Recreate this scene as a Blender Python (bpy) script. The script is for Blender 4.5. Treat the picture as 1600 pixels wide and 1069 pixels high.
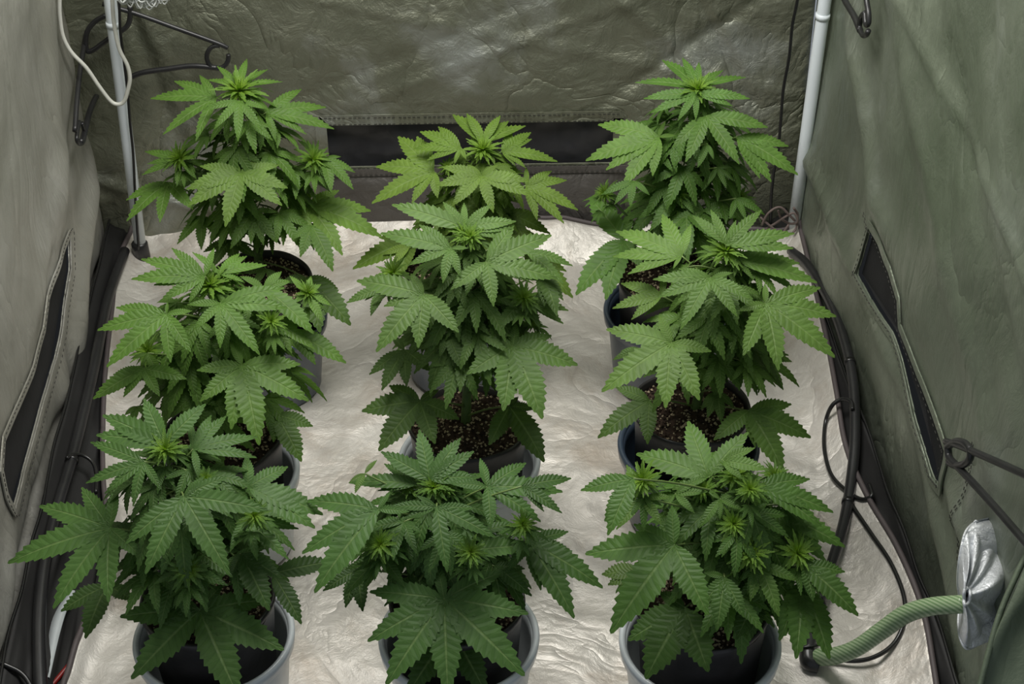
import bpy, bmesh, math, random
from mathutils import Vector, Matrix, noise
random.seed(7)
PI = math.pi
for o in list(bpy.data.objects): bpy.data.objects.remove(o)
S = bpy.context.scene
COL = S.collection

# ------------------------------------------------------------------ camera
W_, H_, F_ = 1600.0, 1069.0, 2597.0
CAM = Vector((0.055, -1.36, 1.72))
PITCH, YAW, ROLL = math.radians(37.4), math.radians(0.6), math.radians(0.6)
fwd = Vector((math.sin(YAW)*math.cos(PITCH), math.cos(YAW)*math.cos(PITCH), -math.sin(PITCH)))
rgt = Vector((math.cos(YAW), -math.sin(YAW), 0))
upv = rgt.cross(fwd)
r2 = rgt*math.cos(ROLL) - upv*math.sin(ROLL)
u2 = upv*math.cos(ROLL) + rgt*math.sin(ROLL)
rgt, upv = r2, u2
cd = bpy.data.cameras.new('camera'); cd.sensor_width = 36; cd.lens = F_/W_*36
cam = bpy.data.objects.new('camera', cd); COL.objects.link(cam)
M = Matrix((rgt, upv, -fwd)).transposed().to_4x4(); M.translation = CAM
cam.matrix_world = M; cd.clip_start = 0.02
S.camera = cam
# ------------------------------------------------------------------ world, lights, exposure
w = bpy.data.worlds.new('world'); S.world = w; w.use_nodes = True
bg = w.node_tree.nodes['Background']; bg.inputs[0].default_value = (.82, .9, 1, 1); bg.inputs[1].default_value = .24
S.view_settings.view_transform = 'Standard'; S.view_settings.look = 'None'
S.view_settings.gamma = 1; S.view_settings.use_curve_mapping = False
S.view_settings.exposure = 0.32
def area(name, loc, rot, sx, sy, power, col):
    l = bpy.data.lights.new(name, 'AREA'); l.shape = 'RECTANGLE'; l.size = sx; l.size_y = sy; l.energy = power; l.color = col
    o = bpy.data.objects.new(name, l); o.location = loc; o.rotation_euler = rot; COL.objects.link(o); return o
area('panel_light', (0, .55, 1.64), (0, 0, 0),   .70, .70, 19.5, (1, .98, .94))

# ------------------------------------------------------------------ measuring helpers (image point -> place in the tent)
def ray(px, py): return (fwd + rgt*((px-W_/2)/F_) + upv*((H_/2-py)/F_))
def onz(px, py, z): d = ray(px, py); return CAM + d*((z-CAM.z)/d.z)
def ony(px, py, y): d = ray(px, py); return CAM + d*((y-CAM.y)/d.y)
def onx(px, py, x): d = ray(px, py); return CAM + d*((x-CAM.x)/d.x)
def ptd(px, py, dep): return CAM + ray(px, py)*dep
def proj(p):
    v = p-CAM; z = v.dot(fwd); return (W_/2+F_*v.dot(rgt)/z, H_/2-F_*v.dot(upv)/z)

# ------------------------------------------------------------------ materials
def newmat(name):
    m = bpy.data.materials.new(name); m.use_nodes = True
    nt = m.node_tree; b = nt.nodes['Principled BSDF']; return m, nt, b
def N(nt, t, **k):
    n = nt.nodes.new(t)
    for a, v in k.items():
        if a.startswith('i'): n.inputs[int(a[1:])].default_value = v
        else: setattr(n, a, v)
    return n
def L(nt, a, b): nt.links.new(a, b)
def ramp(nt, fac, stops):
    r = nt.nodes.new('ShaderNodeValToRGB'); e = r.color_ramp.elements
    while len(e) < len(stops): e.new(.5)
    for i, (p, c) in enumerate(stops): e[i].position = p; e[i].color = (*c, 1) if len(c) == 3 else c
    L(nt, fac, r.inputs[0]); return r
def noise_n(nt, co, scale, detail=4, rough=.5, dist=0):
    n = N(nt, 'ShaderNodeTexNoise'); n.inputs['Scale'].default_value = scale; n.inputs['Detail'].default_value = detail
    n.inputs['Roughness'].default_value = rough; n.inputs['Distortion'].default_value = dist
    L(nt, co, n.inputs['Vector']); return n
def plain(name, col, rough=.5, metal=0, var=.12, bump=.0, scale=30, coat=0):
    m, nt, b = newmat(name); tc = N(nt, 'ShaderNodeTexCoord')
    n = noise_n(nt, tc.outputs['Object'], scale, 5)
    c0 = tuple(c*(1-var) for c in col); c1 = tuple(min(1, c*(1+var)) for c in col)
    r = ramp(nt, n.outputs[0], [(.3, c0), (.7, c1)]); L(nt, r.outputs[0], b.inputs['Base Color'])
    b.inputs['Roughness'].default_value = rough; b.inputs['Metallic'].default_value = metal
    b.inputs['Coat Weight'].default_value = coat
    if bump:
        bp = N(nt, 'ShaderNodeBump'); bp.inputs['Strength'].default_value = bump; bp.inputs['Distance'].default_value = .002
        L(nt, n.outputs[0], bp.inputs['Height']); L(nt, bp.outputs[0], b.inputs['Normal'])
    return m

def tentfabric(name, c0, c1, metal=.55, rough=(.32, .6), crs=.55, sc=5.0, weave=900, stretch=(1, 1, 1), stain=None, bright=None):
    m, nt, b = newmat(name); tc = N(nt, 'ShaderNodeTexCoord'); co = tc.outputs['Object']
    n1 = noise_n(nt, co, 3.2, 5, .6, .4)
    r = ramp(nt, n1.outputs[0], [(.3, c0), (.56, c1), (.74, bright or c1)]); L(nt, r.outputs[0], b.inputs['Base Color'])
    if stain:
        ns = noise_n(nt, co, 5.5, 8, .7, .6); sr = ramp(nt, ns.outputs[0], [(.50, (0, 0, 0)), (.72, (.75, .75, .75))])
        mx = N(nt, 'ShaderNodeMix', data_type='RGBA'); L(nt, sr.outputs[0], mx.inputs[0]); L(nt, r.outputs[0], mx.inputs[6]); mx.inputs[7].default_value = (*stain, 1); L(nt, mx.outputs[2], b.inputs['Base Color'])
    n2 = noise_n(nt, co, 7, 6, .65, .6)
    mr = N(nt, 'ShaderNodeMapRange'); L(nt, n2.outputs[0], mr.inputs[0]); mr.inputs[1].default_value = .3; mr.inputs[2].default_value = .7
    mr.inputs[3].default_value = rough[0]; mr.inputs[4].default_value = rough[1]; L(nt, mr.outputs[0], b.inputs['Roughness'])
    b.inputs['Metallic'].default_value = metal
    # crinkles: ridged, warped noise
    mpg = N(nt, 'ShaderNodeMapping'); mpg.inputs['Scale'].default_value = stretch; L(nt, co, mpg.inputs[0]); co2 = mpg.outputs[0]
    n3 = noise_n(nt, co2, sc, 4, .55, .7)
    s = N(nt, 'ShaderNodeMath', operation='SUBTRACT', i1=.5); L(nt, n3.outputs[0], s.inputs[0])
    a = N(nt, 'ShaderNodeMath', operation='ABSOLUTE'); L(nt, s.outputs[0], a.inputs[0])
    p = N(nt, 'ShaderNodeMath', operation='POWER', i1=.6); L(nt, a.outputs[0], p.inputs[0])
    n4 = noise_n(nt, co2, sc*5, 7, .66, .5)
    ad = N(nt, 'ShaderNodeMath', operation='MULTIPLY_ADD', i1=.45); L(nt, n4.outputs[0], ad.inputs[0]); L(nt, p.outputs[0], ad.inputs[2])
    b1 = N(nt, 'ShaderNodeBump'); b1.inputs['Strength'].default_value = crs; b1.inputs['Distance'].default_value = .03; L(nt, ad.outputs[0], b1.inputs['Height'])
    ck = N(nt, 'ShaderNodeTexChecker'); ck.inputs['Scale'].default_value = weave/3; L(nt, co, ck.inputs['Vector'])
    b2 = N(nt, 'ShaderNodeBump'); b2.inputs['Strength'].default_value = .16; b2.inputs['Distance'].default_value = .0006
    L(nt, ck.outputs['Fac'], b2.inputs['Height']); L(nt, b1.outputs[0], b2.inputs['Normal']); L(nt, b2.outputs[0], b.inputs['Normal'])
    return m

def leafmat(name='leaf_green', shoot=False):
    m, nt, b = newmat(name); out = nt.nodes['Material Output']
    uv = N(nt, 'ShaderNodeUVMap'); sx = N(nt, 'ShaderNodeSeparateXYZ'); L(nt, uv.outputs[0], sx.inputs[0])
    u, t = sx.outputs[0], sx.outputs[1]
    def ma(op, a, b_=None, c=None):
        n = N(nt, 'ShaderNodeMath', operation=op)
        for i, v in enumerate((a, b_, c)):
            if v is None: continue
            if isinstance(v, (int, float)): n.inputs[i].default_value = v
            else: L(nt, v, n.inputs[i])
        return n.outputs[0]
    au = ma('ABSOLUTE', ma('SUBTRACT', ma('MULTIPLY', u, 2.0), 1.0))
    q = ma('FRACT', ma('MULTIPLY', ma('SUBTRACT', t, ma('MULTIPLY', au, .11)), 11.0))
    q = ma('ABSOLUTE', ma('SUBTRACT', q, .5))           # 0.5 at the vein, 0 between
    vein = N(nt, 'ShaderNodeMapRange'); L(nt, q, vein.inputs[0]); vein.inputs[1].default_value = .36; vein.inputs[2].default_value = .5
    mid = N(nt, 'ShaderNodeMapRange'); L(nt, au, mid.inputs[0]); mid.inputs[1].default_value = .11; mid.inputs[2].default_value = .03
    oi = N(nt, 'ShaderNodeObjectInfo')
    tc = N(nt, 'ShaderNodeTexCoord'); nz = noise_n(nt, tc.outputs['Object'], 40, 4, .6)
    hs = N(nt, 'ShaderNodeHueSaturation'); L(nt, oi.outputs['Color'], hs.inputs['Color'])
    if shoot:       # young growth is yellower at its heart
        ln = N(nt, 'ShaderNodeVectorMath', operation='LENGTH'); L(nt, tc.outputs['Object'], ln.inputs[0])
        mp = N(nt, 'ShaderNodeMapRange'); L(nt, ln.outputs['Value'], mp.inputs[0]); mp.inputs[1].default_value = .12; mp.inputs[2].default_value = .62
        my = N(nt, 'ShaderNodeMix', data_type='RGBA'); L(nt, mp.outputs[0], my.inputs[0]); my.inputs[6].default_value = (.29, .46, .04, 1); L(nt, oi.outputs['Color'], my.inputs[7]); L(nt, my.outputs[2], hs.inputs['Color'])
    rv = N(nt, 'ShaderNodeMapRange'); L(nt, nz.outputs[0], rv.inputs[0]); rv.inputs[1].default_value = .3; rv.inputs[2].default_value = .7; rv.inputs[3].default_value = .82; rv.inputs[4].default_value = 1.18
    L(nt, rv.outputs[0], hs.inputs['Value'])
    mx1 = N(nt, 'ShaderNodeMix', data_type='RGBA'); L(nt, ma('MULTIPLY', vein.outputs[0], .38), mx1.inputs[0]); L(nt, hs.outputs[0], mx1.inputs[6])
    dk = N(nt, 'ShaderNodeMix', data_type='RGBA', blend_type='MULTIPLY'); dk.inputs[0].default_value = 1; L(nt, hs.outputs[0], dk.inputs[6]); dk.inputs[7].default_value = (.42, .55, .45, 1)
    L(nt, dk.outputs[2], mx1.inputs[7])
    mx2 = N(nt, 'ShaderNodeMix', data_type='RGBA'); L(nt, ma('MULTIPLY', mid.outputs[0], .38), mx2.inputs[0]); L(nt, mx1.outputs[2], mx2.inputs[6]); mx2.inputs[7].default_value = (.26, .36, .13, 1)
    L(nt, mx2.outputs[2], b.inputs['Base Color'])
    b.inputs['Roughness'].default_value = .5; b.inputs['Specular IOR Level'].default_value = .3
    bp = N(nt, 'ShaderNodeBump'); bp.inputs['Strength'].default_value = .55; bp.inputs['Distance'].default_value = .0016
    hh = ma('SUBTRACT', ma('MULTIPLY', q, -1.0), ma('MULTIPLY', mid.outputs[0], .6)); L(nt, hh, bp.inputs['Height']); L(nt, bp.outputs[0], b.inputs['Normal'])
    tr = N(nt, 'ShaderNodeBsdfTranslucent'); 
    g = N(nt, 'ShaderNodeMix', data_type='RGBA', blend_type='MULTIPLY'); g.inputs[0].default_value = 1; L(nt, mx1.outputs[2], g.inputs[6]); g.inputs[7].default_value = (1.1, 1.3, .4, 1)
    L(nt, g.outputs[2], tr.inputs[0])
    ms = N(nt, 'ShaderNodeMixShader'); ms.inputs[0].default_value = .28; L(nt, b.outputs[0], ms.inputs[1]); L(nt, tr.outputs[0], ms.inputs[2])
    L(nt, ms.outputs[0], out.inputs[0]); return m
MAT = dict(
    leaf=leafmat(), shoot=leafmat('shoot_green', True),
    stem=plain('stem_green', (.11, .18, .055), .5, var=.25, bump=.2, scale=60),
    petiole=plain('petiole_green', (.15, .22, .06), .5, var=.2, scale=60),
    wall=tentfabric('silver_tent_fabric', (.155, .165, .112), (.215, .222, .165), .5, (.27, .50), .6, 4.6, 900, (1, 1, 1), None, (.44, .46, .44)),  # olive reflection of plants and silver corner highlights put into the base colour
    wallL=tentfabric('silver_tent_fabric_left', (.31, .305, .26), (.42, .415, .37), .45, (.34, .56), .4, 4.4, 900, (1, 1, .4), None, (.56, .56, .52)),  # same fabric painted lighter, the left wall's brighter light put into its colour
    wallR=tentfabric('silver_tent_fabric_right', (.155, .185, .13), (.22, .25, .19), .5, (.32, .55), .38, 4.6, 900, (1, 1, .5), None, (.34, .37, .32)),  # same fabric again, the right wall's green reflected tint put into its colour
    walllow=tentfabric('dark_tent_fabric', (.085, .078, .072), (.13, .12, .11), .35, (.34, .55), .5, 4.0),
    liner=tentfabric('silver_white_liner', (.50, .47, .42), (.66, .63, .58), .35, (.38, .6), .38, 4.2, 1100, (1, 1, 1), (.36, .29, .22), (.74, .72, .67)),
    sleeve=tentfabric('silver_sleeve', (.62, .65, .67), (.78, .80, .82), .3, (.28, .45), .35, 14.0),
    flap=tentfabric('dark_flap', (.07, .095, .06), (.11, .14, .09), .2, (.5, .7), .2, 5.0),
    black=plain('black_plastic', (.018, .018, .019), .35, var=.3, bump=.2, scale=18),
    blackfab=plain('black_fabric', (.006, .006, .0065), .85, var=.35, bump=.6, scale=25),
    screen=plain('black_mesh_screen', (.025, .025, .028), .38, var=.4, bump=.7, scale=9),
    floorblack=plain('black_floor_sheet', (.008, .0078, .0075), .62, var=.4, bump=.8, scale=9),
    piping=plain('brown_piping', (.085, .07, .07), .6),
    grey=plain('light_grey_plastic', (.52, .56, .57), .35, var=.06, coat=.2),
    navy=plain('navy_plastic', (.045, .065, .095), .35, var=.1, coat=.2),
    bag=plain('black_pot', (.022, .02, .02), .42, var=.5, bump=.8, scale=22),
    soil=plain('dark_soil', (.045, .026, .016), .95, var=.6, bump=1, scale=160),
    perlite=plain('perlite', (.52, .42, .28), .9, var=.35, scale=300),
    white=plain('white_paint', (.78, .84, .88), .35, var=.05, scale=8),
    cord=plain('white_cable', (.62, .62, .56), .45, var=.05),
    blackcab=plain('black_cable', (.012, .012, .012), .3),
    red=plain('red_cable', (.22, .012, .01), .4),
    tie=plain('brown_cord', (.16, .12, .11), .7),
    net=plain('white_netting', (.60, .62, .60), .6),
    stitch=plain('dark_thread', (.03, .03, .025), .8),
    led=plain('white_lamp_body', (.7, .7, .7), .4),
)
def hosemat():
    m, nt, b = newmat('green_hose'); tc = N(nt, 'ShaderNodeTexCoord')
    wv = N(nt, 'ShaderNodeTexWave', wave_type='BANDS', bands_direction='DIAGONAL'); wv.inputs['Scale'].default_value = 90; L(nt, tc.outputs['Object'], wv.inputs[0])
    r = ramp(nt, wv.outputs[0], [(.3, (.20, .32, .15)), (.7, (.42, .54, .32))]); L(nt, r.outputs[0], b.inputs['Base Color'])
    b.inputs['Roughness'].default_value = .3; b.inputs['Transmission Weight'].default_value = .2; return m
MAT['hose'] = hosemat()

# ------------------------------------------------------------------ object helpers
def link(name, me, mat=None, parent=None, loc=(0, 0, 0), smooth=True):
    o = bpy.data.objects.new(name, me); COL.objects.link(o)
    if mat and not me.materials: me.materials.append(MAT[mat])
    if parent: o.parent = parent
    o.location = loc
    if smooth and me.polygons: me.polygons.foreach_set('use_smooth', [True]*len(me.polygons))
    return o
def mesh(name, verts, faces):
    me = bpy.data.meshes.new(name); me.from_pydata([tuple(v) for v in verts], [], faces); me.update(); return me
def tag(o, label, cat, group=None):
    o['label'] = label; o['category'] = cat
    if group: o['group'] = group
    return o
def struct(o, label=None):
    o['kind'] = 'structure'
    if label: o['label'] = label
    return o
def empty(name, loc, label, cat, group=None):
    o = bpy.data.objects.new(name, None); o.empty_display_size = .02; o.location = loc; COL.objects.link(o)
    return tag(o, label, cat, group)
def spline(pts, per=8):
    P = [Vector(p) for p in pts]; P = [P[0]*2-P[1]] + P + [P[-1]*2-P[-2]]; out = []
    for i in range(1, len(P)-2):
        a, b, c, d = P[i-1:i+3]
        for k in range(per):
            t = k/per; out.append(.5*((2*b)+(c-a)*t+(2*a-5*b+4*c-d)*t*t+(3*b-a-3*c+d)*t**3))
    out.append(P[-2]); return out
def tube_vf(path, rad, sides=8, caps=True, base=0):
    V, Fc = [], []; n = len(path); prev = None
    for i, p in enumerate(path):
        t = (path[min(i+1, n-1)] - path[max(i-1, 0)]).normalized()
        ref = prev if prev is not None else (Vector((0, 0, 1)) if abs(t.z) < .9 else Vector((1, 0, 0)))
        a = (ref - t*ref.dot(t)).normalized(); prev = a; b = t.cross(a)
        r = rad(i/(n-1)) if callable(rad) else rad
        for k in range(sides):
            an = 2*PI*k/sides; V.append(p + a*math.cos(an)*r + b*math.sin(an)*r)
    for i in range(n-1):
        for k in range(sides):
            k2 = (k+1) % sides; Fc.append((base+i*sides+k, base+i*sides+k2, base+(i+1)*sides+k2, base+(i+1)*sides+k))
    if caps:
        Fc.append(tuple(base+k for k in reversed(range(sides)))); Fc.append(tuple(base+(n-1)*sides+k for k in range(sides)))
    return V, Fc
def tube(name, pts, rad, mat, parent=None, sides=8, per=8, off=Vector((0, 0, 0)), smooth_path=True):
    path = spline(pts, per) if smooth_path else [Vector(p) for p in pts]
    V, Fc = tube_vf([p-off for p in path], rad, sides)
    return link(name, mesh(name, V, Fc), mat, parent)
def lathe(name, prof, mat, parent=None, loc=(0, 0, 0), seg=64, wob=0, seed=0):
    V, Fc = [], []
    for (r, z) in prof:
        for k in range(seg):
            a = 2*PI*k/seg; rr = r*(1+wob*noise.noise(Vector((math.cos(a)*1.6+seed, math.sin(a)*1.6, z*9)))) if wob else r
            V.append((rr*math.cos(a), rr*math.sin(a), z))
    for i in range(len(prof)-1):
        for k in range(seg):
            k2 = (k+1) % seg; Fc.append((i*seg+k, i*seg+k2, (i+1)*seg+k2, (i+1)*seg+k))
    return link(name, mesh(name, V, Fc), mat, parent, loc)
def ribbon(name, pts, wd, nrm, mat, parent=None, th=.002, closed=True, lift=.003, off=Vector((0,0,0))):
    """flat fabric hem following a line, with real thickness"""
    n = len(pts); V = []; Fc = []
    for i, p in enumerate(pts):
        a = pts[(i-1) % n] if (closed or i > 0) else p; b = pts[(i+1) % n] if (closed or i < n-1) else p
        t = (b-a).normalized(); s = nrm.cross(t).normalized()
        for (q, h) in ((-wd/2, 0), (wd/2, 0), (wd/2, th), (-wd/2, th)): V.append(p - off + s*q + nrm*(lift+h))
    m = n if closed else n-1
    for i in range(m):
        j = (i+1) % n
        for k in range(4): Fc.append((i*4+k, i*4+(k+1) % 4, j*4+(k+1) % 4, j*4+k))
    return link(name, mesh(name, V, Fc), mat, parent, smooth=False)
def stitches(name, pts, nrm, parent, closed=True, lift=.0062, step=.008, ln=.005, shift=0, off=Vector((0,0,0))):
    V, Fc = [], []; n = len(pts); m = n if closed else n-1; carry = 0
    for i in range(m):
        a, b = pts[i], pts[(i+1) % n]; d = b-a; Ls = d.length
        if Ls < 1e-6: continue
        t = d/Ls; s = nrm.cross(t).normalized(); x = carry
        while x + ln < Ls:
            c = a + t*x + s*shift + nrm*lift - off; k = len(V)
            for q in (c, c+t*ln, c+t*ln+s*.0012, c+s*.0012): V += [q, q+nrm*.0008]
            Fc += [(k+1, k+3, k+5, k+7), (k, k+2, k+3, k+1), (k+2, k+4, k+5, k+3), (k+4, k+6, k+7, k+5), (k+6, k, k+1, k+7)]
            x += step
        carry = max(0, x-Ls)
    o = link(name, mesh(name, V, Fc), 'stitch', parent, smooth=False); o['kind'] = 'stuff'; return o

# ------------------------------------------------------------------ tent shell
YB, YF, ZT = 1.20, -.16, 2.0
XL = lambda y: -.665 + (YB-y)*.045
XR = lambda y: .600 + (YB-y)*.050
def fold(p, s=1.0):
    return s*(.016*noise.noise(p*2.3) + .007*noise.noise(p*6.1+Vector((3, 1, 2))) + .003*noise.noise(p*15))
def inpoly(x, y, poly):
    c = False; n = len(poly)
    for i in range(n):
        x1, y1 = poly[i]; x2, y2 = poly[(i+1) % n]
        if (y1 > y) != (y2 > y) and x < (x2-x1)*(y-y1)/(y2-y1)+x1: c = not c
    return c
def creases(p, lines):
    """long stretched fabric creases: (point, direction, reach, height)"""
    s = 0
    for (c, d, rad, h) in lines:
        v = p-c; al = v.dot(d); pe = (v-d*al).length
        s += h*math.exp(-(pe/rad)**2)
    return s
# back wall, in two runs above and below the vent opening
hx0, hx1 = ony(512, 225, YB).x, ony(958, 225, YB).x
hz1, hz0 = ony(735, 190, YB).z, ony(735, 257, YB).z
def wall_grid(name, P, nu, nv, mat, nrm, hole=None, fs=1.0, lines=(), snap=None):
    V, Fc = [], []
    uv = []
    for j in range(nv+1):
        for i in range(nu+1):
            p, e = P(i/nu, j/nv); f = fold(p, fs)*e + creases(p, lines)*e
            V.append(p + nrm*f); uv.append(p)
    for j in range(nv):
        for i in range(nu):
            a = j*(nu+1)+i
            if hole:
                c = (uv[a]+uv[a+1]+uv[a+nu+2]+uv[a+nu+1])/4
                if hole(c): continue
            Fc.append((a, a+1, a+nu+2, a+nu+1))
    if snap:      # draw the border of the opening onto its outline
        use = {}
        for f in Fc:
            for i in f: use[i] = use.get(i, 0)+1
        for i, c in use.items():
            r_, q_ = i % (nu+1), i//(nu+1)
            if c < 4 and 0 < r_ < nu and 0 < q_ < nv:
                q = min(snap, key=lambda t: (t[0]-uv[i].y)**2+(t[1]-uv[i].z)**2)
                V[i] = V[i]+Vector((0, q[0]-uv[i].y, q[1]-uv[i].z))
    o = link(name, mesh(name, V, Fc), mat); struct(o)
    md = o.modifiers.new('thickness', 'SOLIDIFY'); md.thickness = .0015; md.offset = 0
    return o
# parameter lines snap to the opening so its edges are clean
xs = [XL(YB)+(XR(YB)-XL(YB))*i/150 for i in range(151)]
for h in (hx0, hx1): k = min(range(151), key=lambda i: abs(xs[i]-h)); xs[k] = h
zs = [ZT*(j/220)**1.25 for j in range(221)]
for h in (hz0, hz1): k = min(range(221), key=lambda j: abs(zs[j]-h)); zs[k] = h
def Pb(u, v):
    x, z = xs[round(u*150)], zs[round(v*220)]
    dd = max(abs(x-(hx0+hx1)/2)-(hx1-hx0)/2, abs(z-(hz0+hz1)/2)-(hz1-hz0)/2)
    return Vector((x, YB, z)), min(1, max(.0, dd/.05))
cl = []
for (ax, ay, bx, by, rad, h) in ((990, 130, 1160, 20, .012, -.006), (850, 70, 1000, 100, .01, .004), (640, 130, 880, 40, .012, .004), (520, 130, 690, 60, .012, -.004),
                                 (220, 60, 270, 190, .012, -.010), (245, 60, 300, 150, .008, .006), (1040, 60, 1200, 200, .010, .007), (1100, 20, 1180, 160, .010, -.007), (1150, 90, 1230, 260, .008, .005), (230, 300, 330, 330, .01, .01)):
    a, b = ony(ax, ay, YB), ony(bx, by, YB); cl.append((a, (b-a).normalized(), rad, h))
inh = lambda c: hx0 < c.x < hx1 and hz0 < c.z < hz1
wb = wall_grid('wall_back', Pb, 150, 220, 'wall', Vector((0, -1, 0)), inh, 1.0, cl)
NB = Vector((0, -1, 0))
# vent opening: black screen set back in the opening, sagging
V, Fc = [], []
for j in range(13):
    for i in range(61):
        u, v = i/60, j/12
        V.append((hx0-.01+(hx1-hx0+.02)*u, YB+.012+.012*math.sin(PI*v)*noise.noise(Vector((u*5, v*2, 0)))+.004*noise.noise(Vector((u*22, v*5+u*9, 4))), hz0-.012+(hz1-hz0+.024)*v))
for j in range(12):
    for i in range(60): a = j*61+i; Fc.append((a, a+1, a+62, a+61))
link('vent_screen', mesh('vent_screen', V, Fc), 'screen', wb)
def rect(x0, x1, z0, z1, y, n=24):
    P = []
    for a, b in (((x0, z0), (x1, z0)), ((x1, z0), (x1, z1)), ((x1, z1), (x0, z1)), ((x0, z1), (x0, z0))):
        for k in range(n): P.append(Vector((a[0]+(b[0]-a[0])*k/n, y, a[1]+(b[1]-a[1])*k/n)))
    return P
hm = rect(hx0-.009, hx1+.009, hz0-.009, hz1+.009, YB)
o = ribbon('vent_hem', hm, .02, NB, 'wall', wb)
o = stitches('vent_stitching', hm, NB, wb, shift=-.006); stitches('vent_stitching', hm, NB, wb, shift=.007)
# lower dark skirt of the back wall (its own cloth, from the seam to the floor)
V, Fc = [], []
zt = ony(735, 262, YB).z
for j in range(31):
    for i in range(121):
        u, v = i/120, j/30; x = hx0-.02+(hx1-hx0+.045)*u; z = zt*v
        p = Vector((x, YB-.006, z)); e = 1-abs(2*v-1)**4
        V.append(p + NB*(.012+.5*fold(p*1.3)+.010*noise.noise(Vector((x*7+z*6, z*3, 1))))*e*min(1, 12*min(u, 1-u)))
for j in range(30):
    for i in range(120): a = j*121+i; Fc.append((a, a+1, a+122, a+121))
sk = link('wall_skirt', mesh('wall_skirt', V, Fc), 'walllow', wb)
ln = [Vector((hx0-.02+(hx1-hx0+.045)*k/60, YB-.008, zt)) for k in range(61)]
ribbon('seam_tape', ln, .014, NB, 'walllow', wb, closed=False); stitches('seam_stitching', ln, NB, wb, closed=False, shift=-.004)

def side_wall(name, XF, sgn, mat, holepx, xh, lines, hemw=.012):
    nrm = Vector((-sgn, 0, 0))
    hp = [onx(px, py, xh(px, py)) for px, py in holepx]
    poly = [(p.y, p.z) for p in hp]
    def P(u, v):
        y = YF+(YB-YF)*u; z = ZT*v**1.2
        lean = -sgn*.0 
        dd = min((Vector((y, z))-Vector(q)).length for q in dens)
        e = min(1, max(.25, dd/.06))
        cornr = min(1, (YB-y)/.1+.15)
        return Vector((XF(y), y, z)), e*cornr
    dens = []
    for i in range(len(poly)):
        a, b = Vector(poly[i]), Vector(poly[(i+1) % len(poly)])
        k = max(1, int((b-a).length/.006))
        for q in range(k): dens.append(tuple(a+(b-a)*q/k))
    o = wall_grid(name, P, 150, 200, mat, nrm, lambda c: inpoly(c.y, c.z, poly), 1.1, lines, dens)
    rim = [Vector((XF(q[0]), q[0], q[1])) for q in dens]
    # lift the hem with the local fold of the cloth
    ar = sum(dens[i][0]*dens[(i+1) % len(dens)][1]-dens[(i+1) % len(dens)][0]*dens[i][1] for i in range(len(dens)))
    sg = 1 if ar > 0 else -1; nd = len(dens); rim2 = []
    for i, p in enumerate(rim):
        a, b = Vector(dens[(i-3) % nd]), Vector(dens[(i+3) % nd]); t = (b-a).normalized(); q = p + Vector((0, t.y, -t.x))*sg*hemw*.5
        q.x = XF(q.y); rim2.append(q + nrm*(fold(q, 1.1)*.25+creases(q, lines)*.25+.001))
    ribbon('vent_hem', rim2, hemw, nrm, mat, o, lift=.002)
    stitches('vent_stitching', rim2, nrm, o, shift=.006); 
    cy = sum(q[0] for q in poly)/len(poly); cz = sum(q[1] for q in poly)/len(poly)
    V = [Vector((XF(cy)+sgn*.012, cy, cz))]+[p+Vector((sgn*.004, 0, 0)) for p in rim]; n = len(rim)
    link('vent_screen', mesh('vent_screen', V, [(0, 1+i, 1+(i+1) % n) for i in range(n)]), 'blackfab', o)
    return o
def xfun(XF):
    def f(px, py):
        x = XF(.6)
        for _ in range(6): x = XF(onx(px, py, x).y)
        return x
    return f
lin = []
for (ax, ay, bx, by, rad, h) in ((150, 60, 130, 330, .03, .02), (60, 0, 90, 500, .035, .014), (180, 330, 120, 560, .02, -.014), (40, 620, 10, 900, .03, .01)):
    fx = xfun(XL); a, b = onx(ax, ay, fx(ax, ay)), onx(bx, by, fx(bx, by)); lin.append((a, (b-a).normalized(), rad, h))
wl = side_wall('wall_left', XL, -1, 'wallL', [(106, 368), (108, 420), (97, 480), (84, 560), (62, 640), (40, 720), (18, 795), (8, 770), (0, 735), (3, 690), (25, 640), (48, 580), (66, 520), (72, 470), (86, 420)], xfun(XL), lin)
lin = []
for (ax, ay, bx, by, rad, h) in ((1340, 60, 1400, 420, .03, .016), (1470, 60, 1560, 500, .035, -.010), (1300, 330, 1430, 640, .02, .012), (1420, 20, 1520, 240, .012, .006), (1500, 500, 1560, 800, .03, .008)):
    fx = xfun(XR); a, b = onx(ax, ay, fx(ax, ay)), onx(bx, by, fx(bx, by)); lin.append((a, (b-a).normalized(), rad, h))
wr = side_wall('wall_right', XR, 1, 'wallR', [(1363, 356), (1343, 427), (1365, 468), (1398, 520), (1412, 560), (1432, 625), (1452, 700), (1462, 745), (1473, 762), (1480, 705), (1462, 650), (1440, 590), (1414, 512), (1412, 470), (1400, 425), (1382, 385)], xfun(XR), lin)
for k_, pl_ in enumerate((((1518, 690), (1512, 730), (1503, 780), (1498, 820), (1493, 870), (1496, 930)), ((1363, 352), (1356, 330)))):
    f_ = xfun(XR); q_ = [onx(x, y, f_(x, y)) for x, y in pl_]
    q_ = [p+Vector((-1, 0, 0))*(fold(p, 1.1)+creases(p, lin)) for p in spline(q_, 5)]
    for sh in (0, .006): stitches('seam_stitching', q_, Vector((-1, 0, 0)), wr, closed=False, lift=.002, shift=sh)
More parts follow.
